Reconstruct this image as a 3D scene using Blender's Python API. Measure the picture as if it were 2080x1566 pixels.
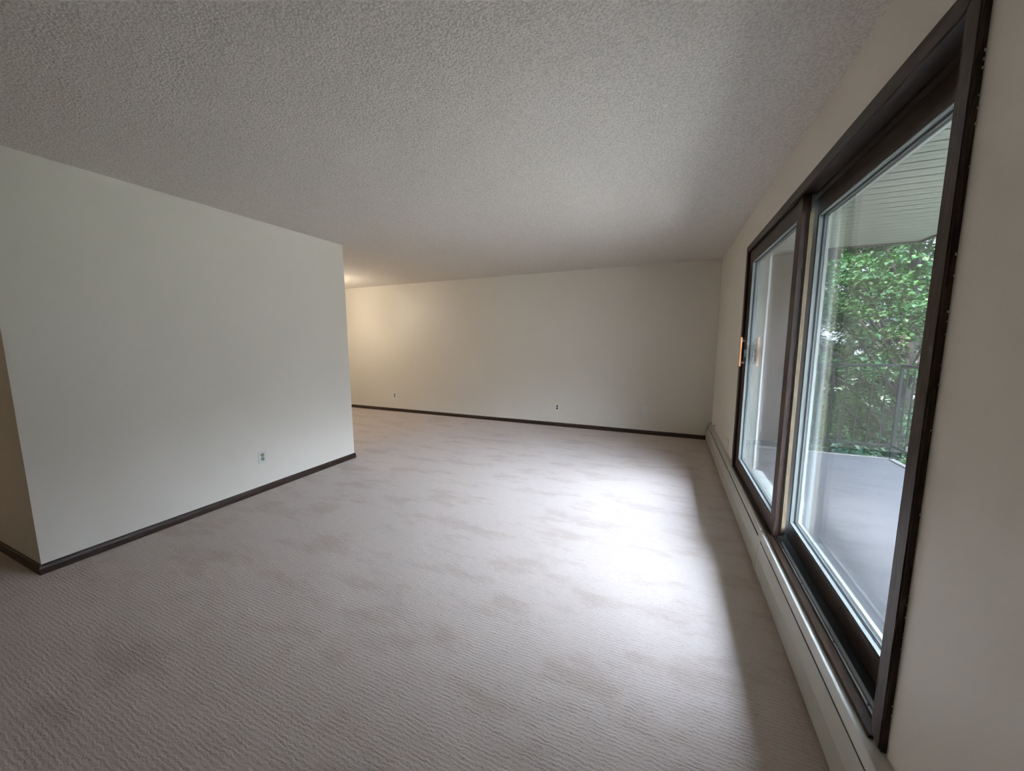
import bpy, bmesh, math, random
from mathutils import Vector, Matrix, noise
for o in list(bpy.data.objects): bpy.data.objects.remove(o)
S = bpy.context.scene
COL = S.collection

# ------------------------------------------------------------------ camera
YAW, PITCH, ROLL, FPX, CZ = 0.4050822711, -0.12210593, -0.0026608776, 736.517221, 1.37715017
f = Vector((-math.sin(YAW)*math.cos(PITCH), math.cos(YAW)*math.cos(PITCH), math.sin(PITCH)))
r0 = Vector((math.cos(YAW), math.sin(YAW), 0)); u0 = r0.cross(f)
r = r0*math.cos(ROLL)+u0*math.sin(ROLL); u = -r0*math.sin(ROLL)+u0*math.cos(ROLL)
cam = bpy.data.cameras.new('camera'); co = bpy.data.objects.new('camera', cam); COL.objects.link(co)
cam.sensor_fit = 'HORIZONTAL'; cam.sensor_width = 36; cam.lens = FPX/2080*36
cam.clip_start = 0.02; cam.clip_end = 300
co.matrix_world = Matrix(((r.x, u.x, -f.x, 0), (r.y, u.y, -f.y, 0), (r.z, u.z, -f.z, CZ), (0, 0, 0, 1)))
S.camera = co

# ------------------------------------------------------------------ light
S.view_settings.view_transform = 'Standard'; S.view_settings.look = 'None'
S.view_settings.gamma = 1; S.view_settings.use_curve_mapping = False
S.view_settings.exposure = 3.55
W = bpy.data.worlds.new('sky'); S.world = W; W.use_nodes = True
nt = W.node_tree; nt.nodes.clear()
out = nt.nodes.new('ShaderNodeOutputWorld'); bg = nt.nodes.new('ShaderNodeBackground')
tc = nt.nodes.new('ShaderNodeTexCoord'); sp = nt.nodes.new('ShaderNodeSeparateXYZ')
rp = nt.nodes.new('ShaderNodeValToRGB')
rp.color_ramp.elements[0].position = 0.0; rp.color_ramp.elements[0].color = (0.80, 0.90, 1.10, 1)
rp.color_ramp.elements[1].position = 1.0; rp.color_ramp.elements[1].color = (0.50, 0.66, 1.0, 1)
e = rp.color_ramp.elements.new(0.45); e.color = (0.74, 0.86, 1.10, 1)
nt.links.new(tc.outputs['Generated'], sp.inputs[0]); nt.links.new(sp.outputs['Z'], rp.inputs[0])
nt.links.new(rp.outputs[0], bg.inputs[0]); nt.links.new(bg.outputs[0], out.inputs[0])
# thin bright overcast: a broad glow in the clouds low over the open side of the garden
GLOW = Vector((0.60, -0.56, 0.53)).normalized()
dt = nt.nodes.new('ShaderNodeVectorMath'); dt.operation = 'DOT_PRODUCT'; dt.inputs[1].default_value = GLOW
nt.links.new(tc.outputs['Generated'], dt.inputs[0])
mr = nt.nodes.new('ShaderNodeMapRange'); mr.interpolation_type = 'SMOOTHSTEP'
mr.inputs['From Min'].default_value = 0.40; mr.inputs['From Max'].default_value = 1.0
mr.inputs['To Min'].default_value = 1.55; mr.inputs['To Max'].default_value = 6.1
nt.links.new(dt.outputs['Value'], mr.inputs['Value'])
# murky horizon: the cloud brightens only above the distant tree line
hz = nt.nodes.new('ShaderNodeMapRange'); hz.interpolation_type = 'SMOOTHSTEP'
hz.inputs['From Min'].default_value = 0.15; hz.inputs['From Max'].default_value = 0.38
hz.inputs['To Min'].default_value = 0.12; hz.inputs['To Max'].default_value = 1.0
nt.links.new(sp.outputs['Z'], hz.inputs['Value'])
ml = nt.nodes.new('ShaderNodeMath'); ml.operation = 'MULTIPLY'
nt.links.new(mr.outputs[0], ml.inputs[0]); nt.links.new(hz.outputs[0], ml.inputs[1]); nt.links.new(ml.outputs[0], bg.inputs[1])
sun = bpy.data.lights.new('sun', 'SUN'); sun.energy = 5.0; sun.angle = 0.01; sun.color = (1, 0.95, 0.82)
so = bpy.data.objects.new('sun', sun); COL.objects.link(so); so.location = (-10, -10, 20)
so.rotation_euler = Vector((0.60, 0.25, -0.95)).to_track_quat('-Z', 'Y').to_euler()

# ------------------------------------------------------------------ materials
class NB:
    def __init__(s, name):
        s.m = bpy.data.materials.new(name); s.m.use_nodes = True
        s.t = s.m.node_tree; s.n = s.t.nodes; s.l = s.t.links
        s.b = s.n['Principled BSDF']; s.out = s.n['Material Output']
    def node(s, ty, **kw):
        n = s.n.new(ty)
        for k, v in kw.items():
            if k in n.inputs.keys(): n.inputs[k].default_value = v
            else: setattr(n, k, v)
        return n
    def L(s, a, b): s.l.new(a, b)
    def math(s, op, a, b=None):
        n = s.n.new('ShaderNodeMath'); n.operation = op
        for i, v in enumerate((a, b)):
            if v is None: continue
            if isinstance(v, (int, float)): n.inputs[i].default_value = v
            else: s.L(v, n.inputs[i])
        return n.outputs[0]
    def coords(s, scale=(1, 1, 1)):
        tc = s.n.new('ShaderNodeTexCoord'); mp = s.n.new('ShaderNodeMapping')
        mp.inputs['Scale'].default_value = scale; s.L(tc.outputs['Object'], mp.inputs[0]); return mp.outputs[0]
    def noise(s, vec, scale, detail=2, rough=.5):
        n = s.node('ShaderNodeTexNoise', Scale=scale, Detail=detail, Roughness=rough); s.L(vec, n.inputs['Vector']); return n.outputs['Fac']
    def ramp(s, fac, stops):
        n = s.n.new('ShaderNodeValToRGB'); e = n.color_ramp.elements
        while len(e) < len(stops): e.new(.5)
        for el, (p, c) in zip(e, stops): el.position = p; el.color = (*c, 1)
        s.L(fac, n.inputs[0]); return n.outputs[0]
    def bump(s, h, strength, dist):
        n = s.node('ShaderNodeBump', Strength=strength, Distance=dist); s.L(h, n.inputs['Height']); s.L(n.outputs[0], s.b.inputs['Normal'])

def plain(name, col, rough=.5, metal=0, var=.04, scale=8, spec=.5):
    b = NB(name); n = b.noise(b.coords(), scale, 3)
    lo = tuple(c*(1-var) for c in col); hi = tuple(min(1, c*(1+var)) for c in col)
    b.L(b.ramp(n, [(.3, lo), (.7, hi)]), b.b.inputs['Base Color'])
    b.b.inputs['Roughness'].default_value = rough; b.b.inputs['Metallic'].default_value = metal
    b.b.inputs['Specular IOR Level'].default_value = spec
    return b.m

def wallpaint():
    b = NB('wall_paint'); v = b.coords()
    b.L(b.ramp(b.noise(v, 1.3, 3), [(.3, (.705, .66, .575)), (.7, (.73, .685, .60))]), b.b.inputs['Base Color'])
    b.b.inputs['Roughness'].default_value = .42; b.b.inputs['Specular IOR Level'].default_value = .4
    h = b.math('ADD', b.noise(v, 260, 2), b.math('MULTIPLY', b.noise(b.coords((1.4, 1.4, .25)), 5, 2), 9))
    b.bump(h, .35, .0007); return b.m
def ceilingmat():
    b = NB('popcorn_ceiling'); v = b.coords()
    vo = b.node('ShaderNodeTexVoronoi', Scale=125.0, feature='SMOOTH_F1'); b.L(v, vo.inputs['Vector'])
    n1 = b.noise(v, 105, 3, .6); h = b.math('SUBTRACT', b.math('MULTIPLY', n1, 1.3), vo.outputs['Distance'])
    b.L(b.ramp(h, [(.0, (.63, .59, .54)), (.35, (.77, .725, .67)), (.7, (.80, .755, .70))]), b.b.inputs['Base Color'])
    b.b.inputs['Roughness'].default_value = .85; b.b.inputs['Specular IOR Level'].default_value = .25
    b.bump(h, .7, .0042); return b.m
def carpetmat():
    b = NB('ribbed_carpet'); v = b.coords()
    tc = b.n.new('ShaderNodeTexCoord'); sx = b.n.new('ShaderNodeSeparateXYZ'); b.L(tc.outputs['Object'], sx.inputs[0])
    wob = b.noise(b.coords((1, 1.6, 1)), 14, 2)
    wob2 = b.noise(b.coords((1, 1.6, 1)), 50, 2)
    ph = b.math('ADD', b.math('MULTIPLY', sx.outputs['Y'], 2*math.pi/.0145), b.math('ADD', b.math('MULTIPLY', wob, 9), b.math('MULTIPLY', wob2, 6)))
    rid = b.math('MULTIPLY', b.math('ADD', b.math('SINE', ph), 1), .5)
    mask = b.math('MULTIPLY', b.math('SUBTRACT', b.noise(b.coords((.7, 1.7, 1)), 24, 3), .22), 2.2)
    tuft = b.noise(v, 150, 4, .75); lump = b.noise(b.coords((.8, 1.5, 1)), 85, 2)
    h = b.math('ADD', b.math('ADD', b.math('MULTIPLY', b.math('MULTIPLY', rid, mask), .62), b.math('MULTIPLY', tuft, 1.15)), b.math('MULTIPLY', lump, .8))
    base = b.ramp(h, [(.50, (.27, .215, .182)), (.85, (.46, .385, .330)), (1.0, (.55, .465, .40))])  # low spots of the pile darkened: shade in the gaps put into the colour
    # nap marks: soft brownish smudges in the pile
    sm = b.noise(b.coords((.6, 1.5, 1)), 3.4, 6, .68)
    smr = b.ramp(sm, [(.50, (1, 1, 1)), (.62, (.86, .83, .80))])
    mx = b.n.new('ShaderNodeMix'); mx.data_type = 'RGBA'; mx.blend_type = 'MULTIPLY'; mx.inputs[0].default_value = 1
    b.L(base, mx.inputs[6]); b.L(smr, mx.inputs[7]); b.L(mx.outputs[2], b.b.inputs['Base Color'])
    b.b.inputs['Roughness'].default_value = 1; b.b.inputs['Specular IOR Level'].default_value = .08
    b.b.inputs['Sheen Weight'].default_value = .25; b.b.inputs['Sheen Roughness'].default_value = .5
    b.bump(h, .75, .0035); return b.m
def wood(name, axis, dark, light, rough=.38, tint=None):
    b = NB(name); sc = [34, 34, 34]; sc[axis] = 1.3
    v = b.coords(tuple(sc)); d = b.noise(v, 1.6, 3, .6)
    sc2 = [70, 70, 70]; sc2[axis] = 2.2
    g2 = b.noise(b.coords(tuple(sc2)), 4, 2)
    rings = b.math('FRACT', b.math('MULTIPLY', d, 9))
    t = b.math('ADD', b.math('MULTIPLY', rings, .6), b.math('MULTIPLY', g2, .5))
    b.L(b.ramp(t, [(.15, dark), (.5, tuple((a+c)/2 for a, c in zip(dark, light))), (.85, light)]), b.b.inputs['Base Color'])
    b.b.inputs['Roughness'].default_value = rough; b.b.inputs['Specular IOR Level'].default_value = .28; b.bump(t, .3, .0008); return b.m
DK, LT = (.009, .0055, .004), (.072, .044, .031)
M = dict(
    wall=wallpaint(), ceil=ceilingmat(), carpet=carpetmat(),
    woodx=wood('dark_oak_along_x', 0, DK, LT), woody=wood('dark_oak_along_y', 1, DK, LT), woodz=wood('dark_oak_along_z', 2, DK, LT),
    sashy=wood('sash_stain_along_y', 1, (.020, .013, .010), (.060, .038, .028), .4),
    sashz=wood('sash_stain_along_z', 2, (.028, .018, .014), (.075, .048, .036), .4),
    pine=wood('bare_pine', 2, (.12, .090, .050), (.21, .160, .095), .55),
    pull=wood('honey_wood', 2, (.36, .15, .055), (.62, .29, .12), .4),
    stool=wood('worn_sill_wood', 1, (.008, .005, .0035), (.060, .034, .019), .35),
    heater=plain('heater_enamel', (.55, .54, .48), .24, 0, .03, 5),
    dark=plain('dark_gap', (.012, .012, .012), .8),
    fin=plain('heater_fins', (.10, .10, .10), .45, .8),
    plate=plain('ivory_plate', (.62, .64, .60), .35, 0, .02),
    plate2=plain('white_plate', (.74, .74, .70), .35, 0, .02),
    recept=plain('tan_receptacle', (.30, .27, .19), .4, 0, .04),
    receptd=plain('brown_receptacle', (.12, .095, .07), .4, 0, .04),
    slot=plain('slot_black', (.01, .01, .01), .6),
    metal=plain('track_aluminium', (.42, .43, .44), .32, .85, .1, 20),
    bronze=plain('bronze_track', (.045, .048, .05), .4, .5, .1, 20),
    bead=plain('glazing_bead', (.19, .205, .19), .35, 0, .03),
    gasket=plain('gasket', (.03, .035, .035), .6),
    white=plain('exterior_vinyl', (.33, .35, .31), .4, 0, .04),
    bplas=plain('black_plastic', (.035, .04, .045), .35),
    rail=plain('railing_paint', (.007, .009, .009), .8, 0, .08, 30, .06),
    bounce=plain('bounce_paving', (.24, .235, .215), .9, 0, .2, 3),
    kerb=plain('concrete_edge', (.060, .058, .048), .9, 0, .25, 25),
    trunk=plain('bark', (.010, .008, .006), .9, 0, .35, 12),
    beam=plain('brown_fascia', (.030, .025, .023), .7, 0, .1, 6),
    caulk=plain('paint_drip', (.62, .61, .57), .5),
)
def glassmat():
    b = NB('window_glass'); b.n.remove(b.b)
    g = b.n.new('ShaderNodeNewGeometry'); dt = b.n.new('ShaderNodeVectorMath'); dt.operation = 'DOT_PRODUCT'
    b.L(g.outputs['Normal'], dt.inputs[0]); b.L(g.outputs['Incoming'], dt.inputs[1])
    c = b.math('ABSOLUTE', dt.outputs['Value']); F = b.math('ADD', b.math('MULTIPLY', b.math('POWER', b.math('SUBTRACT', 1, c), 5), .96), .04)
    tr = b.node('ShaderNodeBsdfTransparent'); tr.inputs[0].default_value = (.972, .975, .968, 1)
    gl = b.node('ShaderNodeBsdfGlossy', Roughness=.012); gl.inputs[0].default_value = (1, 1, 1, 1)
    df = b.node('ShaderNodeBsdfDiffuse'); df.inputs[0].default_value = (.75, .78, .76, 1)
    m1 = b.n.new('ShaderNodeMixShader'); b.L(F, m1.inputs[0]); b.L(tr.outputs[0], m1.inputs[1]); b.L(gl.outputs[0], m1.inputs[2])
    dust = b.math('MULTIPLY', b.noise(b.coords((1, 3, .6)), 3, 4), .014)
    m2 = b.n.new('ShaderNodeMixShader'); b.L(dust, m2.inputs[0]); b.L(m1.outputs[0], m2.inputs[1]); b.L(df.outputs[0], m2.inputs[2])
    b.L(m2.outputs[0], b.out.inputs[0]); return b.m
M['glass'] = glassmat()
def soffitmat():
    b = NB('soffit_vinyl'); tc = b.n.new('ShaderNodeTexCoord'); sx = b.n.new('ShaderNodeSeparateXYZ'); b.L(tc.outputs['Object'], sx.inputs[0])
    fr = b.math('FRACT', b.math('DIVIDE', sx.outputs['Y'], .135))
    l1 = b.math('LESS_THAN', fr, .15); l2 = b.math('MULTIPLY', b.math('GREATER_THAN', fr, .5), b.math('LESS_THAN', fr, .56))
    l = b.math('ADD', l1, b.math('MULTIPLY', l2, .7))
    b.L(b.ramp(l, [(0, (.185, .20, .165)), (1, (.032, .038, .032))]), b.b.inputs['Base Color'])
    b.bump(b.math('SUBTRACT', 1, l), .6, .006); b.b.inputs['Roughness'].default_value = .5; return b.m
M['soffit'] = soffitmat()
def deckmat():
    b = NB('grey_outdoor_carpet'); n = b.noise(b.coords((8, 60, 1)), 5, 3, .7); n2 = b.noise(b.coords(), 2.5, 4)
    t = b.math('ADD', b.math('MULTIPLY', n, .6), b.math('MULTIPLY', n2, .4))
    b.L(b.ramp(t, [(.3, (.018, .0180, .0176)), (.7, (.027, .0270, .0264))]), b.b.inputs['Base Color'])
    b.b.inputs['Roughness'].default_value = .8; b.bump(n, .5, .003); return b.m
M['deck'] = deckmat()
def sidingmat():
    b = NB('brown_siding'); tc = b.n.new('ShaderNodeTexCoord'); sx = b.n.new('ShaderNodeSeparateXYZ'); b.L(tc.outputs['Object'], sx.inputs[0])
    fr = b.math('FRACT', b.math('DIVIDE', sx.outputs['X'], .2)); l = b.math('LESS_THAN', fr, .05)
    n = b.noise(b.coords((12, 12, .8)), 2, 4)
    b.L(b.ramp(b.math('SUBTRACT', n, b.math('MULTIPLY', l, .4)), [(.1, (.006, .005, .004)), (.35, (.021, .017, .0145)), (.7, (.027, .021, .017))]), b.b.inputs['Base Color'])
    b.b.inputs['Roughness'].default_value = .8; return b.m
M['siding'] = sidingmat()
def leafmat(name, a, c):
    b = NB(name); v = b.coords()
    n = b.noise(v, 1.1, 2); n2 = b.noise(v, 14, 2)
    t = b.math('ADD', b.math('MULTIPLY', n, .6), b.math('MULTIPLY', n2, .45))
    col = b.ramp(t, [(.3, a), (.75, c)]); b.L(col, b.b.inputs['Base Color'])
    b.b.inputs['Roughness'].default_value = .5; b.b.inputs['Specular IOR Level'].default_value = .3
    tl = b.node('ShaderNodeBsdfTranslucent'); b.L(col, tl.inputs[0])
    mx = b.n.new('ShaderNodeMixShader'); mx.inputs[0].default_value = .35
    b.L(b.b.outputs[0], mx.inputs[1]); b.L(tl.outputs[0], mx.inputs[2]); b.L(mx.outputs[0], b.out.inputs[0]); return b.m
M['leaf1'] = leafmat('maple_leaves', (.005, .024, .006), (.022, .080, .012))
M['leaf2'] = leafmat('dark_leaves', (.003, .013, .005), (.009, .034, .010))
M['grass'] = leafmat('ground_grass', (.035, .055, .02), (.07, .09, .035))

# ------------------------------------------------------------------ mesh helpers
def bm_new(): return bmesh.new()
def box(bm, x0, x1, y0, y1, z0, z1, bev=0):
    m = bmesh.ops.create_cube(bm, size=1, matrix=Matrix.Translation(((x0+x1)/2, (y0+y1)/2, (z0+z1)/2)) @ Matrix.Diagonal((abs(x1-x0), abs(y1-y0), abs(z1-z0), 1)))
    if bev:
        vs = set(m['verts']); es = [e for e in bm.edges if e.verts[0] in vs and e.verts[1] in vs]
        bmesh.ops.bevel(bm, geom=es, offset=bev, segments=2, affect='EDGES', profile=.5)
    return bm
def extrude_profile(bm, pts, axis, a, b):
    """pts: closed 2D profile; axis 1: pts=(x,z) swept along y; axis 0: pts=(y,z) along x; axis 2: pts=(x,y) along z"""
    def P(p, t):
        return {1: (p[0], t, p[1]), 0: (t, p[0], p[1]), 2: (p[0], p[1], t)}[axis]
    v0 = [bm.verts.new(P(p, a)) for p in pts]; v1 = [bm.verts.new(P(p, b)) for p in pts]
    n = len(pts)
    for i in range(n): bm.faces.new((v0[i], v0[(i+1) % n], v1[(i+1) % n], v1[i]))
    bm.faces.new(v0[::-1]); bm.faces.new(v1)
    bmesh.ops.recalc_face_normals(bm, faces=bm.faces); return bm
def tube(bm, pts, rads, seg=8):
    rings = []
    for i, (p, rr) in enumerate(zip(pts, rads)):
        p = Vector(p); d = (Vector(pts[min(i+1, len(pts)-1)])-Vector(pts[max(i-1, 0)])).normalized()
        a = d.orthogonal().normalized(); c = d.cross(a)
        rings.append([bm.verts.new(p+(a*math.cos(2*math.pi*k/seg)+c*math.sin(2*math.pi*k/seg))*rr) for k in range(seg)])
    for A, B in zip(rings, rings[1:]):
        for k in range(seg): bm.faces.new((A[k], A[(k+1) % seg], B[(k+1) % seg], B[k]))
    bm.faces.new(rings[0][::-1]); bm.faces.new(rings[-1]); return bm
def disc(bm, c, nrm, rad, th, seg=24, sz=1.0):
    q = Vector(nrm).to_track_quat('Z', 'Y').to_matrix().to_4x4()
    bmesh.ops.create_cone(bm, cap_ends=True, segments=seg, radius1=rad, radius2=rad, depth=th, matrix=Matrix.Translation(c) @ q @ Matrix.Diagonal((1, sz, 1, 1)))
    return bm
def obj(name, bm, mat, parent=None, smooth=False):
    bmesh.ops.recalc_face_normals(bm, faces=bm.faces)
    me = bpy.data.meshes.new(name); bm.to_mesh(me); bm.free(); me.materials.append(M[mat] if isinstance(mat, str) else mat)
    o = bpy.data.objects.new(name, me); COL.objects.link(o)
    if parent:
        o.parent = parent
        # geometry is written in world space; shift it to the root so that it stays in place
        t = Vector(parent.location); pp = parent.parent
        while pp: t += Vector(pp.location); pp = pp.parent
        me.transform(Matrix.Translation(-t))
    if smooth:
        for p in me.polygons: p.use_smooth = True
    return o
def struct(name, bm, mat, parent=None):
    o = obj(name, bm, mat, parent)
    if not parent: o['kind'] = 'structure'
    return o
def empty(name, loc=(0, 0, 0)):
    o = bpy.data.objects.new(name, None); COL.objects.link(o); o.location = loc; o.empty_display_size = .1; return o
def tag(o, label, cat, group=None):
    o['label'] = label; o['category'] = cat
    if group: o['group'] = group
    return o
def B(x0, x1, y0, y1, z0, z1, bev=0): return box(bm_new(), x0, x1, y0, y1, z0, z1, bev)

# ------------------------------------------------------------------ room shell
XW, XL, YF, H = .6025, -3.3837, 5.6087, 2.44
YPE, YPS = 3.1127, .7476
XE = .750                      # exterior face of the window wall
LX, BY = -7.6, -2.2            # far left and back limits of the flat
struct('floor', B(LX-.1, XW+.02, BY-.1, YF+.02, -.1, 0), 'carpet')
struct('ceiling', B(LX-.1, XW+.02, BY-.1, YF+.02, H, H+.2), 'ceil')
struct('wall_far', B(LX-.1, XE, YF, YF+.14, 0, H+.02), 'wall')
struct('wall_back', B(LX-.1, XE, BY-.1, BY, 0, H), 'wall')
struct('wall_left', B(LX-.1, LX, BY, YF, 0, H), 'wall')
XB = -5.0
struct('wall_partition', B(XB, XL, YPS, YPE, 0, H), 'wall')
# rough opening of the window
OY0, OY1, OZ0, OZ1 = 1.225, 3.745, .215, 2.145
bm = bm_new()
box(bm, XW, XE, BY, OY0, 0, H); box(bm, XW, XE, OY1, YF, 0, H)
box(bm, XW, XE, OY0, OY1, 0, OZ0); box(bm, XW, XE, OY0, OY1, OZ1, H)
struct('wall_right', bm, 'wall')

# baseboards: low clamshell profile in dark stained oak
def bprof(s=1): return [(0, 0), (s*.014, 0), (s*.014, .034), (s*.010, .050), (s*.005, .058), (0, .059)]
T = .014
struct('baseboard_far', extrude_profile(bm_new(), [(YF-a, z) for a, z in bprof()], 0, LX, XW-.063), 'woodx')
def mitred(name, pts, mat):
    """baseboard along a path of (x,y) wall corners, offset outwards by the profile, mitred"""
    bm = bm_new(); prof = bprof(); n = len(pts); rows = []
    for i, p in enumerate(pts):
        p = Vector(p)
        dirs = []
        if i > 0: dirs.append((p-Vector(pts[i-1])).normalized())
        if i < n-1: dirs.append((Vector(pts[i+1])-p).normalized())
        ns = [Vector((-d.y, d.x)) for d in dirs]
        off = ns[0] if len(ns) == 1 else (ns[0]+ns[1])/(1+ns[0].dot(ns[1]))
        rows.append([bm.verts.new((p.x+off.x*a, p.y+off.y*a, z)) for a, z in prof])
    for A, Bb in zip(rows, rows[1:]):
        for k in range(len(prof)-1): bm.faces.new((A[k], A[k+1], Bb[k+1], Bb[k]))
    bm.faces.new(rows[0]); bm.faces.new(rows[-1][::-1])
    return struct(name, bm, mat)
# partition: front run and the run round the near corner are two sticks meeting in a mitre
def stick(name, a, b, n, ma, mb, mat):
    """a,b wall points; n outward normal; ma/mb = how far the end slides along the run per unit of offset (mitre)"""
    bm = bm_new(); a = Vector(a); b = Vector(b); d = (b-a).normalized(); n = Vector(n); prof = bprof()
    A = [bm.verts.new((*(a+n*o-d*ma*o), z)) for o, z in prof]; Bv = [bm.verts.new((*(b+n*o+d*mb*o), z)) for o, z in prof]
    k = len(prof)
    for i in range(k): bm.faces.new((A[i], A[(i+1) % k], Bv[(i+1) % k], Bv[i]))
    bm.faces.new(A[::-1]); bm.faces.new(Bv)
    return struct(name, bm, mat)
stick('baseboard_front', (XL, YPS), (XL, YPE), (1, 0), 1, 1, 'woody')
stick('baseboard_left', (XB, YPS), (XL, YPS), (0, -1), 0, 1, 'woodx')
stick('baseboard_rear', (XL, YPE), (XB, YPE), (0, 1), 1, 0, 'woodx')

# ------------------------------------------------------------------ window
win = empty('window_1', (XW, 2.49, .25)); win['kind'] = 'structure'
CT = .017
CY0, CI0, CI1, CY1 = 1.200, 1.252, 3.715, 3.778
CZT, CZI = 2.172, 2.112
def casing_leg(ya, yb, z0, z1, roundside, mit):
    bm = bm_new(); x0, x1 = XW-CT, XW-.0003
    w = yb-ya; rr = .016
    pts = []
    # outline in (y,z) with a rounded foot; top end mitred towards the head casing
    inner, outer = (yb, ya) if mit > 0 else (ya, yb)
    s = 1 if outer > inner else -1
    foot = [(inner, z0+rr*.6), (inner+s*rr*.4, z0)] if not roundside else [(inner, z0+.05), (inner+s*.006, z0+.026), (inner+s*.018, z0+.008), (inner+s*.034, z0)]
    pts = foot+[(outer, z0), (outer, z1), (inner, z1-abs(outer-inner))]
    v0 = [bm.verts.new((x0, y, z)) for y, z in pts]; v1 = [bm.verts.new((x1, y, z)) for y, z in pts]
    n = len(pts)
    fr = bm.faces.new(v0); bm.faces.new(v1[::-1])
    for i in range(n): bm.faces.new((v0[i], v1[i], v1[(i+1) % n], v0[(i+1) % n]))
    bmesh.ops.recalc_face_normals(bm, faces=bm.faces)
    es = [e for e in bm.edges if all(abs(v.co.x-x0) < 1e-6 for v in e.verts)]
    bmesh.ops.bevel(bm, geom=es, offset=.004, segments=3, affect='EDGES')
    return bm
obj('casing', casing_leg(CY0, CI0, .248, CZT, True, 1), 'woodz', win)
obj('casing', casing_leg(CI1, CY1, .252, CZT, False, -1), 'woodz', win)
bm = bm_new(); pts = [(CY0, CZT), (CY1, CZT), (CI1, CZI), (CI0, CZI)]
v0 = [bm.verts.new((XW-CT, y, z)) for y, z in pts]; v1 = [bm.verts.new((XW-.0003, y, z)) for y, z in pts]
bm.faces.new(v0); bm.faces.new(v1[::-1])
for i in range(4): bm.faces.new((v0[i], v1[i], v1[(i+1) % 4], v0[(i+1) % 4]))
bmesh.ops.recalc_face_normals(bm, faces=bm.faces)
bmesh.ops.bevel(bm, geom=[e for e in bm.edges if all(abs(v.co.x-(XW-CT)) < 1e-6 for v in e.verts)], offset=.004, segments=3, affect='EDGES')
obj('casing', bm, 'woody', win)
# jambs and head: stained inside, with a stop groove, white outside
JT = .018
bm = bm_new()
box(bm, XW-.001, .687, OY0, OY0+JT, OZ0, OZ1); box(bm, XW-.001, .660, OY1-JT, OY1, OZ0, OZ1)
obj('jamb', bm, 'sashz', win)
bm = B(XW-.001, .742, OY0+JT, OY1-JT, OZ1-JT, OZ1)
box(bm, .662, .684, OY0+JT, OY1-JT, OZ1-JT-.014, OZ1-JT)
obj('head_jamb', bm, 'sashy', win)
bm = bm_new()
box(bm, .741, .758, OY0, OY0+JT+.004, OZ0, OZ1); box(bm, .6605, .758, OY1-JT-.004, OY1, OZ0, OZ1)
box(bm, .7425, .758, OY0+JT, OY1-JT, OZ1-JT, OZ1)
# exterior screen channel and outer lip
for ys, d in ((OY1-JT-.004, -1), (OY0+JT+.004, 1)):
    if d < 0: box(bm, .708, .713, *sorted((ys, ys+d*.006)), OZ0+.02, OZ1-JT)
    box(bm, .742, .758, *sorted((ys, ys+d*.008)), OZ0+.02, OZ1-JT, .002)
obj('exterior_frame', bm, 'white', win)
obj('screen_stop', B(.7445, .7575, OY1-JT-.024, OY1-JT-.0125, OZ0+.03, OZ1-JT), 'plate2', win)['label'] = 'bright white outer stop'
# sill: wooden stool nosing, aluminium tracks, exterior sill
SZ = .256
bm = extrude_profile(bm_new(), [(.579, .2425), (.579, .249), (.583, .253), (.606, .254), (.617, .248), (.617, .222), (XW, .222), (XW, .2425)], 1, CI0-.012, CI1+.012)
obj('sill_stool', bm, 'stool', win)
bm = extrude_profile(bm_new(), [(.6172, .216), (.6172, .253), (.6190, .253), (.6200, .245), (.629, .245), (.6302, .253), (.6320, .253), (.6335, .244), (.648, .243), (.650, .235), (.650, .216)], 1, OY0+JT, OY1-JT)
obj('sill_track', bm, 'metal', win)
bm = extrude_profile(bm_new(), [(.6502, .216), (.6502, .234), (.686, .233), (.743, .233), (.743, .216)], 1, OY0+JT, OY1-JT)
obj('sill_channel', bm, 'bronze', win)
bm = extrude_profile(bm_new(), [(.7435, .200), (.7435, .236), (.790, .228), (.815, .222), (.815, .195), (.7515, .195), (.7515, .200)], 1, OY0+JT, OY1-JT)
obj('exterior_sill', bm, 'white', win)
for yy in (1.36, 1.62, 1.98, 2.3):
    obj('track_screw', disc(bm_new(), (.6245, yy, .2457), (0, 0, 1), .0035, .002, 12), 'slot', win)

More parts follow.
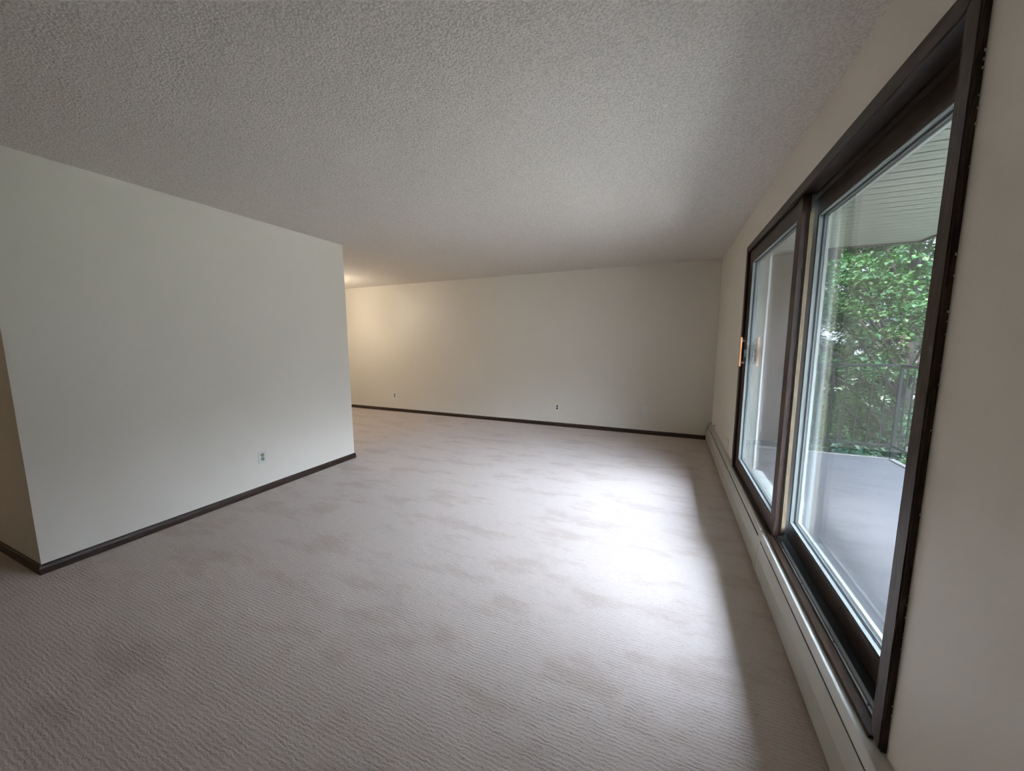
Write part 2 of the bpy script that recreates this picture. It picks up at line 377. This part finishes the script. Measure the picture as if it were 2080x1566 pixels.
def sash(name, face, y0, y1, z0, z1, sw0, sw1, rb, rt, raw):
    """sash: stained rails and stiles, bead, gasket, two panes, white exterior ring"""
    s = empty(name, (0, 0, 0)); s.parent = win; s.location = Vector((face, (y0+y1)/2, z0))-Vector(win.location)
    th = .036; g0y, g1y, g0z, g1z = y0+sw0, y1-sw1, z0+rb, z1-rt
    for (a, b_) in ((y0, g0y), (g1y, y1)):
        bm = B(face, face+th, a, b_, z0, z1, .0025); obj('stile', bm, 'sashz', s)
    for (a, b_) in ((z0, g0z), (g1z, z1)):
        bm = B(face+.0006, face+th, g0y, g1y, a, b_); obj('rail', bm, 'sashy', s)
    bw = .005
    def ring(x0, x1, w, inset=0):
        bm = bm_new(); a, b_, c, d = g0y-inset, g1y+inset, g0z-inset, g1z+inset
        box(bm, x0, x1, a, a+w, c, d); box(bm, x0, x1, b_-w, b_, c, d); box(bm, x0, x1, a+w, b_-w, c, c+w); box(bm, x0, x1, a+w, b_-w, d-w, d); return bm
    obj('glazing_bead', ring(face+.004, face+.0215, bw), 'bead', s)
    obj('gasket', ring(face+.0216, face+.0250, bw+.002), 'gasket', s)
    obj('glass_pane', B(face+.0250, face+.0280, g0y+.001, g1y-.001, g0z+.001, g1z-.001), 'glass', s)
    obj('spacer', ring(face+.0282, face+.0358, bw+.003), 'bead', s)
    obj('glass_pane', B(face+.0360, face+.0390, g0y+.001, g1y-.001, g0z+.001, g1z-.001), 'glass', s)
    bm = ring(face+.0392, face+.052, bw+.012); 
    a, b_, c, d = y0, y1, z0, z1
    box(bm, face+.0392, face+.052, y0, g0y, z0, z1); box(bm, face+.0392, face+.052, g1y, y1, z0, z1)
    box(bm, face+.0392, face+.052, g0y, g1y, z0, g0z); box(bm, face+.0392, face+.052, g0y, g1y, g1z, z1)
    obj('exterior_trim', bm, 'white', s)
    return s
IY = 2.410
sl = sash('sash', .606, IY, 3.722, .2555, 2.118, .078, .112, .0905, .098, True)
obj('edge_strip', B(.6335, .6585, IY-.004, IY-.0005, .275, 2.04), 'pine', sl)['label'] = 'bare pale wood edge'
obj('weatherstrip', B(.6375, .6395, IY-.012, IY-.0045, .275, 2.04), 'dark', sl)
sr = sash('sash', .688, OY0+JT+.001, 2.530, .236, 2.118, .075, .075, .094, .090, False)
# wooden pull on the sliding sash, black latch outside it
bm = B(.561, .575, 3.612, 3.640, 1.156, 1.404, .003)
h = obj('pull_handle', bm, 'pull', win); h['label'] = 'honey coloured wooden pull handle'
for z in (1.18, 1.365): obj('handle_post', B(.5755, .6055, 3.618, 3.634, z, z+.02, .002), 'bplas', win)
obj('latch', B(.592, .6055, 3.60, 3.628, 1.235, 1.30, .002), 'bplas', win)
bm = B(.662, .680, 3.560, 3.600, 1.20, 1.352, .004); box(bm, .680, .694, 3.575, 3.590, 1.23, 1.32, .003)
obj('exterior_latch', bm, 'bplas', win)
# ragged paint line left of the near casing: little dabs of wall paint on its edge
rnd = random.Random(4)
bm = bm_new()
for k in range(26):
    z = .28+1.85*rnd.random(); hh = .002+.005*rnd.random()
    box(bm, XW-.0012-.003*rnd.random(), XW-.0002, CY0-.0022, CY0-.0001, z, z+hh)
obj('paint_dab', bm, 'caulk', win)

# ------------------------------------------------------------------ baseboard heater
ht = empty('baseboard_heater', (XW, 2.5, 0)); tag(ht, 'long low enamelled baseboard heater along the wall under the window', 'heater')
HY0, HYJ, HY1 = BY+.02, 2.455, YF-.02
def X(d): return XW-d
def hprof(name, pts, y0, y1, mat='heater'):
    return obj(name, extrude_profile(bm_new(), [(X(d), z) for d, z in pts], 1, y0, y1), mat, ht)
hprof('back_plate', [(.0005, .012), (.004, .012), (.004, .235), (.0005, .235)], HY0, HY1-.02)
# far section: front cover, damper blade and top cap with two slots between
hprof('front_cover', [(.061, .012), (.0635, .012), (.0635, .118), (.0475, .190), (.0455, .190), (.061, .117)], HYJ+.03, HY1-.02)
hprof('damper', [(.0425, .196), (.0415, .200), (.0345, .2165), (.0330, .2155)], HYJ+.06, HY1-.022)
hprof('top_cap', [(.0350, .222), (.0340, .232), (.0315, .2385), (.001, .2415), (.001, .2390), (.0300, .2365), (.0330, .2215)], HYJ+.03, HY1-.02)
hprof('fin_tube', [(.012, .06), (.054, .06), (.054, .13), (.012, .13)], HYJ+.1, HY1-.05, 'fin')
# near section: newer cover, only one thin slot
hprof('front_cover', [(.0625, .012), (.065, .012), (.065, .120), (.0530, .1955), (.0510, .1955), (.0625, .119)], HY0, HYJ-.03)
hprof('top_cap', [(.0500, .2005), (.0515, .203), (.0430, .2385), (.0415, .2398), (.001, .2415), (.001, .2395), (.0405, .2375), (.0490, .2000)], HY0, HYJ-.03)
hprof('fin_tube', [(.012, .06), (.054, .06), (.054, .13), (.012, .13)], HY0+.1, HYJ-.1, 'fin')
# coupling cover between them and end cap in the corner
hprof('coupling', [(.001, .010), (.0665, .010), (.0665, .121), (.0525, .199), (.0435, .2395), (.0415, .2405), (.001, .2418)], HYJ-.032, HYJ+.032)
hprof('end_cap', [(.001, .004), (.068, .004), (.068, .14), (.056, .205), (.034, .250), (.012, .256), (.001, .252)], HY1-.022, HY1)
obj('coupling_seam', extrude_profile(bm_new(), [(X(.0645), .118), (X(.0655), .118), (X(.0655), .119), (X(.0645), .119)], 1, HYJ+.02, HYJ+.033), 'dark', ht)

# ------------------------------------------------------------------ outlets and plates
def outlet(name, c, nrm, w, hgt, kind, recept, platemat, label, cat, group=None, sc=1.0):
    """c centre on the wall; nrm: outward normal (1,0)/(0,-1)/(-1,0)"""
    t = empty(name, c); tag(t, label, cat, group); n = Vector((*nrm, 0)); s = Vector((-nrm[1], nrm[0], 0)); c = Vector(c)
    def bx(ds, dz, w_, h_, n0, n1, bev=0, bm=None):
        a = c+s*(ds-w_/2)+n*n0; b_ = c+s*(ds+w_/2)+n*n1
        return box(bm or bm_new(), *sorted((a.x, b_.x)), *sorted((a.y, b_.y)), c.z+dz-h_/2, c.z+dz+h_/2, bev)
    p = obj('plate', bx(0, 0, w, hgt, .0003, .0055, .002), platemat, t)
    if kind == 'duplex':
        for dz in (.0195, -.0195):
            bm = disc(bm_new(), c+n*.0058+Vector((0, 0, dz)), n, .0168, .0032, 28)
            rc = obj('receptacle', bm, recept, t)
            for ds in (-.006, .006): obj('slot', bx(ds, dz+.004, .0028, .009, .0075, .0080), 'slot', rc)
            obj('slot', disc(bm_new(), c+n*.0077+Vector((0, 0, dz-.008)), n, .0028, .0006, 12), 'slot', rc)
        obj('screw', disc(bm_new(), c+n*.006, n, .003, .002, 12), 'metal', t)
    elif kind == 'jack':
        bm = disc(bm_new(), c+n*.0075+Vector((0, 0, -.012)), n, .013, .006, 20); obj('jack', bm, platemat, t)
        for dz in (.04, -.045): obj('screw', disc(bm_new(), c+n*.0058+Vector((0, 0, dz)), n, .003, .0016, 12), platemat, t)
    else:
        for dz in (.042, -.042): obj('screw', disc(bm_new(), c+n*.0058+Vector((0, 0, dz)), n, .003, .0016, 12), platemat, t)
    return t
outlet('wall_outlet', (XL, 2.062, .326), (1, 0), .073, .116, 'duplex', 'recept', 'plate', 'duplex outlet with tan sockets low on the white partition wall', 'outlet')
outlet('wall_outlet', (-4.926, YF, .318), (0, -1), .073, .116, 'duplex', 'receptd', 'plate2', 'small duplex outlet on the far wall, close to the partition edge', 'outlet')
outlet('wall_outlet', (-1.608, YF, .311), (0, -1), .073, .116, 'duplex', 'receptd', 'plate2', 'small duplex outlet on the far wall, left of the white blank plate', 'outlet')
outlet('cable_plate', (-.280, YF, .362), (0, -1), .078, .122, 'jack', None, 'plate2', 'larger white cable jack plate on the far wall nearest the corner', 'wall plate')
outlet('cover_plate', (XW, 4.162, .335), (-1, 0), .073, .105, 'blank', None, 'plate2', 'cream blank cover plate on the window wall just above the heater', 'wall plate')
bm = tube(bm_new(), [(XW-.0003, 5.216, .290), (XW-.012, 5.216, .289), (XW-.018, 5.216, .278)], [.007, .006, .005], 10)
tag(obj('cable_stub', bm, 'recept'), 'tiny brown cable stub on the window wall above the heater end', 'cable')

# ------------------------------------------------------------------ dining lamp in the nook behind the partition
lamp = empty('pendant_lamp', (-5.55, 4.3, H)); tag(lamp, 'lit pendant lamp with frosted globes hanging in the nook behind the partition', 'lamp')
obj('canopy', disc(bm_new(), (-5.55, 4.3, H-.012), (0, 0, 1), .06, .022, 28), 'bplas', lamp)
obj('stem', tube(bm_new(), [(-5.55, 4.3, H-.02), (-5.55, 4.3, 1.95)], [.007, .007]), 'bplas', lamp)
b = NB('lit_globe'); b.b.inputs['Emission Color'].default_value = (1, .86, .68, 1); b.b.inputs['Emission Strength'].default_value = 4.8
b.b.inputs['Base Color'].default_value = (.9, .88, .8, 1); M['globe'] = b.m
b = NB('lit_dome'); b.b.inputs['Emission Color'].default_value = (1, .82, .60, 1); b.b.inputs['Emission Strength'].default_value = 2.6; M['globe_dim'] = b.m
for k in range(4):
    a = k*math.pi/2+.4; c = Vector((-5.55+.20*math.cos(a), 4.3+.20*math.sin(a), 1.92))
    ar = obj('arm', tube(bm_new(), [(-5.55, 4.3, 1.95), ((c.x-5.55)/2, (c.y+4.3)/2, 1.93), (c.x, c.y, 1.95)], [.006, .006, .006]), 'bplas', lamp)
    bm = bm_new(); bmesh.ops.create_uvsphere(bm, u_segments=24, v_segments=14, radius=.07, matrix=Matrix.Translation(c+Vector((0, 0, .07)))); obj('globe', bm, 'globe', lamp, True)

hall = empty('ceiling_lamp', (-5.9, -.9, H)); tag(hall, 'round lit flush ceiling lamp in the hall on the far left', 'lamp')
obj('base', disc(bm_new(), (-5.9, -.9, H-.013), (0, 0, 1), .15, .024, 40), 'plate2', hall)
bm = bm_new(); bmesh.ops.create_uvsphere(bm, u_segments=32, v_segments=16, radius=.14, matrix=Matrix.Translation((-5.9, -.9, H-.027)) @ Matrix.Diagonal((1, 1, .5, 1)))
bmesh.ops.delete(bm, geom=[v for v in bm.verts if v.co.z > H-.025], context='VERTS')
obj('shade', bm, 'globe_dim', hall, True)
# ------------------------------------------------------------------ balcony
DX, DY = 2.46, 5.50
struct('balcony_deck', B(XE+.001, DX-.055, -3.2, DY-.055, -.16, .0), 'deck')
bm = B(XE+.001, DX, DY-.055, DY, -.20, .012, .004); box(bm, DX-.055, DX, -3.2, DY-.0555, -.20, .012, .004)
struct('trim_1', bm, 'kerb')
struct('soffit', B(XE+.001, DX, -3.2, DY, 2.445, 2.60), 'soffit')
bm = B(XE+.001, DX+.02, DY+.0005, DY+.02, 2.425, 2.62); box(bm, DX+.0005, DX+.02, -3.2, DY, 2.425, 2.62)
struct('trim_2', bm, 'beam')
struct('wall_exterior', B(XE+.001, 1.66, DY+.02, DY+.30, -3.2, 2.425), 'siding')
struct('trim_3', B(XE+.001, 1.60, DY-.0, DY+.019, .001, .09), 'beam')
struct('trim_4', B(1.661, 1.80, DY+.021, DY+.12, 2.325, 2.424), 'beam')
# railing
rl = empty('balcony_railing', (DX-.04, DY-.04, 0)); tag(rl, 'dark metal balcony railing with thin balusters around the deck corner', 'railing')
RX, RY = DX-.028, DY-.028
obj('top_rail', B(1.30, RX+.02, RY-.02, RY+.02, 1.075, 1.105, .004), 'rail', rl)
obj('top_rail', B(RX-.02, RX+.02, -3.1, RY-.0205, 1.075, 1.105, .004), 'rail', rl)
obj('bottom_rail', B(1.30, RX, RY-.013, RY+.013, .150, .175, .003), 'rail', rl)
obj('bottom_rail', B(RX-.013, RX+.013, -3.1, RY-.0135, .150, .175, .003), 'rail', rl)
obj('post', B(RX-.014, RX+.014, RY-.014, RY+.014, .012, 1.075), 'rail', rl)
for yy in (3.6, 1.8, 0, -1.8): obj('post', B(RX-.018, RX+.018, yy-.018, yy+.018, .012, 1.0745), 'rail', rl)
bal = None
def baluster(x, y):
    global bal
    if bal is None:
        bal = obj('baluster', B(RX-.006-.12, RX+.006-.12, RY-.006, RY+.006, .1755, 1.0745), 'rail', rl); return
    c = bal.copy(); COL.objects.link(c); c.parent = rl; c.location = (x-(RX-.12), y-RY, 0)
for k in range(9): baluster(RX-.12*(k+1), RY)
for k in range(68):
    y = RY-.12*(k+1)
    if all(abs(y-q) > .03 for q in (3.6, 1.8, 0, -1.8)): baluster(RX, y)

# ------------------------------------------------------------------ outside: ground and trees
bm = bm_new()
bmesh.ops.create_grid(bm, x_segments=60, y_segments=60, size=60, matrix=Matrix.Translation((45, 20, -3.2)))
for v in bm.verts: v.co.z += .35*noise.noise(Vector((v.co.x*.08, v.co.y*.08, 0)))
struct('ground', bm, 'grass')
struct('bounce_pavement', B(6.0, 42, -34, 8.5, -3.6, -2.78), 'bounce')  # unseen sunlit paving added to bounce daylight up to the ceiling
def leaves(me_name, centers, rnd, n_per, leafsz, flat):
    verts = []; faces = []
    for (c, rad) in centers:
        for _ in range(n_per):
            # points in a flattened spray, drooping outwards
            a = rnd.random()*2*math.pi; q = math.sqrt(rnd.random())
            x = math.cos(a)*q*rad; y = math.sin(a)*q*rad
            z = (rnd.random()-.5)*rad*flat - .35*q*q*rad
            p = Vector((c[0]+x, c[1]+y, c[2]+z))
            L = leafsz*(.6+.8*rnd.random()); Wd = L*.42
            d = Vector((math.cos(a)+rnd.uniform(-.9, .9), math.sin(a)+rnd.uniform(-.9, .9), rnd.uniform(-.9, .15))).normalized()
            up = Vector((rnd.uniform(-.5, .5), rnd.uniform(-.5, .5), 1)); s = d.cross(up).normalized(); nn = s.cross(d)
            i = len(verts)
            mid = p+d*L*.45
            verts += [tuple(p), tuple(mid+s*Wd+nn*L*.08), tuple(p+d*L-nn*L*.12), tuple(mid-s*Wd+nn*L*.08)]
            faces += [(i, i+1, i+2), (i, i+2, i+3)]
    me = bpy.data.meshes.new(me_name); me.from_pydata(verts, [], faces); me.update(); return me
def tree(name, x, y, hgt, rx, n_clusters, n_per, seed, mat, label, cat, low=.1, leafsz=.11, lean=(0, 0)):
    rnd = random.Random(seed); base = (x, y, -3.3); t = empty(name, base); tag(t, label, cat, 'trees beyond the balcony')
    top = Vector((lean[0], lean[1], hgt*.9)); bmt = bm_new()
    tp = [Vector((0, 0, 0))]+[Vector((lean[0]*k+.15*math.sin(seed+k*5), lean[1]*k+.15*math.cos(seed*2+k*4), hgt*.9*k)) for k in (.2, .4, .6, .8, 1)]
    tube(bmt, tp, [.24*(1-.85*k/5) for k in range(6)], 10)
    cen = []
    for k in range(n_clusters):
        h = low+(1-low)*rnd.random()**.9
        prof = math.sin(math.pi*min(1, max(.12, (h-low)/(1-low)*.86+.12)))**.55
        a = rnd.random()*2*math.pi; q = rx*prof*(.35+.65*math.sqrt(rnd.random()))
        p = Vector((math.cos(a)*q+lean[0]*h, math.sin(a)*q+lean[1]*h, hgt*h))
        cen.append((p, .38+.30*rnd.random()))
        if k % 9 == 0:
            hh = max(.12, h*.9-.12); o = Vector((lean[0]*hh, lean[1]*hh, hgt*.9*hh)); m = (o+p)/2+Vector((0, 0, .25))
            tube(bmt, [o, m, p], [.04, .024, .006], 6)
    br = bpy.data.meshes.new('trunk'); bmesh.ops.recalc_face_normals(bmt, faces=bmt.faces); bmt.to_mesh(br); bmt.free(); br.materials.append(M['trunk'])
    ob = bpy.data.objects.new('trunk', br); COL.objects.link(ob); ob.parent = t
    me = leaves('foliage', [(tuple(c), rr) for c, rr in cen], rnd, n_per, leafsz, .35); me.materials.append(M[mat])
    of = bpy.data.objects.new('foliage', me); COL.objects.link(of); of.parent = t
    return t
tree('maple_tree', 4.5, 10.2, 8.6, 2.3, 330, 170, 11, 'leaf1', 'bright green maple with layered sprays, nearest tree beyond the balcony corner', 'tree', low=.16, leafsz=.075)
tree('maple_tree', .9, 12.4, 9.4, 2.1, 260, 150, 12, 'leaf1', 'green leafy tree behind the left end of the railing', 'tree', low=.14, leafsz=.08)
tree('maple_tree', 9.2, 12.6, 8.2, 2.3, 220, 110, 13, 'leaf1', 'green leafy tree well to the right of the nearest maple', 'tree', low=.25)
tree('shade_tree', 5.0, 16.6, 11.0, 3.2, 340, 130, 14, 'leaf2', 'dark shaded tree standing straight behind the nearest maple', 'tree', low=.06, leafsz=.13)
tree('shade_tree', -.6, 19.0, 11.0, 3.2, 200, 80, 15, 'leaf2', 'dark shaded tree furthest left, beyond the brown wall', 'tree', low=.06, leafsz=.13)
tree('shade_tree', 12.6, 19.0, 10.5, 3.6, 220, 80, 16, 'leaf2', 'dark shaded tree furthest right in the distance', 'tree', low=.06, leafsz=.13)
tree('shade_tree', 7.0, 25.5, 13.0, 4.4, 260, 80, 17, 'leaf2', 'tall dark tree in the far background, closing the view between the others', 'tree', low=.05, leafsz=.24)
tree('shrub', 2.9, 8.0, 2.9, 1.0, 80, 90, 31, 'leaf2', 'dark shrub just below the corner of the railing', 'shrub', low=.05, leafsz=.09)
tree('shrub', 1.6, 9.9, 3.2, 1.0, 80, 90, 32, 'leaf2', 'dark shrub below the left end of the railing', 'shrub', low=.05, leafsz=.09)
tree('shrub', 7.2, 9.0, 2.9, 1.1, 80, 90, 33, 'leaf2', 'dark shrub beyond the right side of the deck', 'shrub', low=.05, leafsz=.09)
# unseen storey above and wing beside the flat, added to block skylight; balcony above
struct('shade_wall_upper', B(LX-.1, XE, -30, 12, H+.205, 5.6), 'siding')
struct('shade_wall_beside', B(LX-.1, XE, -30, BY-.11, -3.2, H+.20), 'siding')
struct('balcony_upper', B(XE+.001, DX, -3.2, DY, 2.605, 2.75), 'kerb')
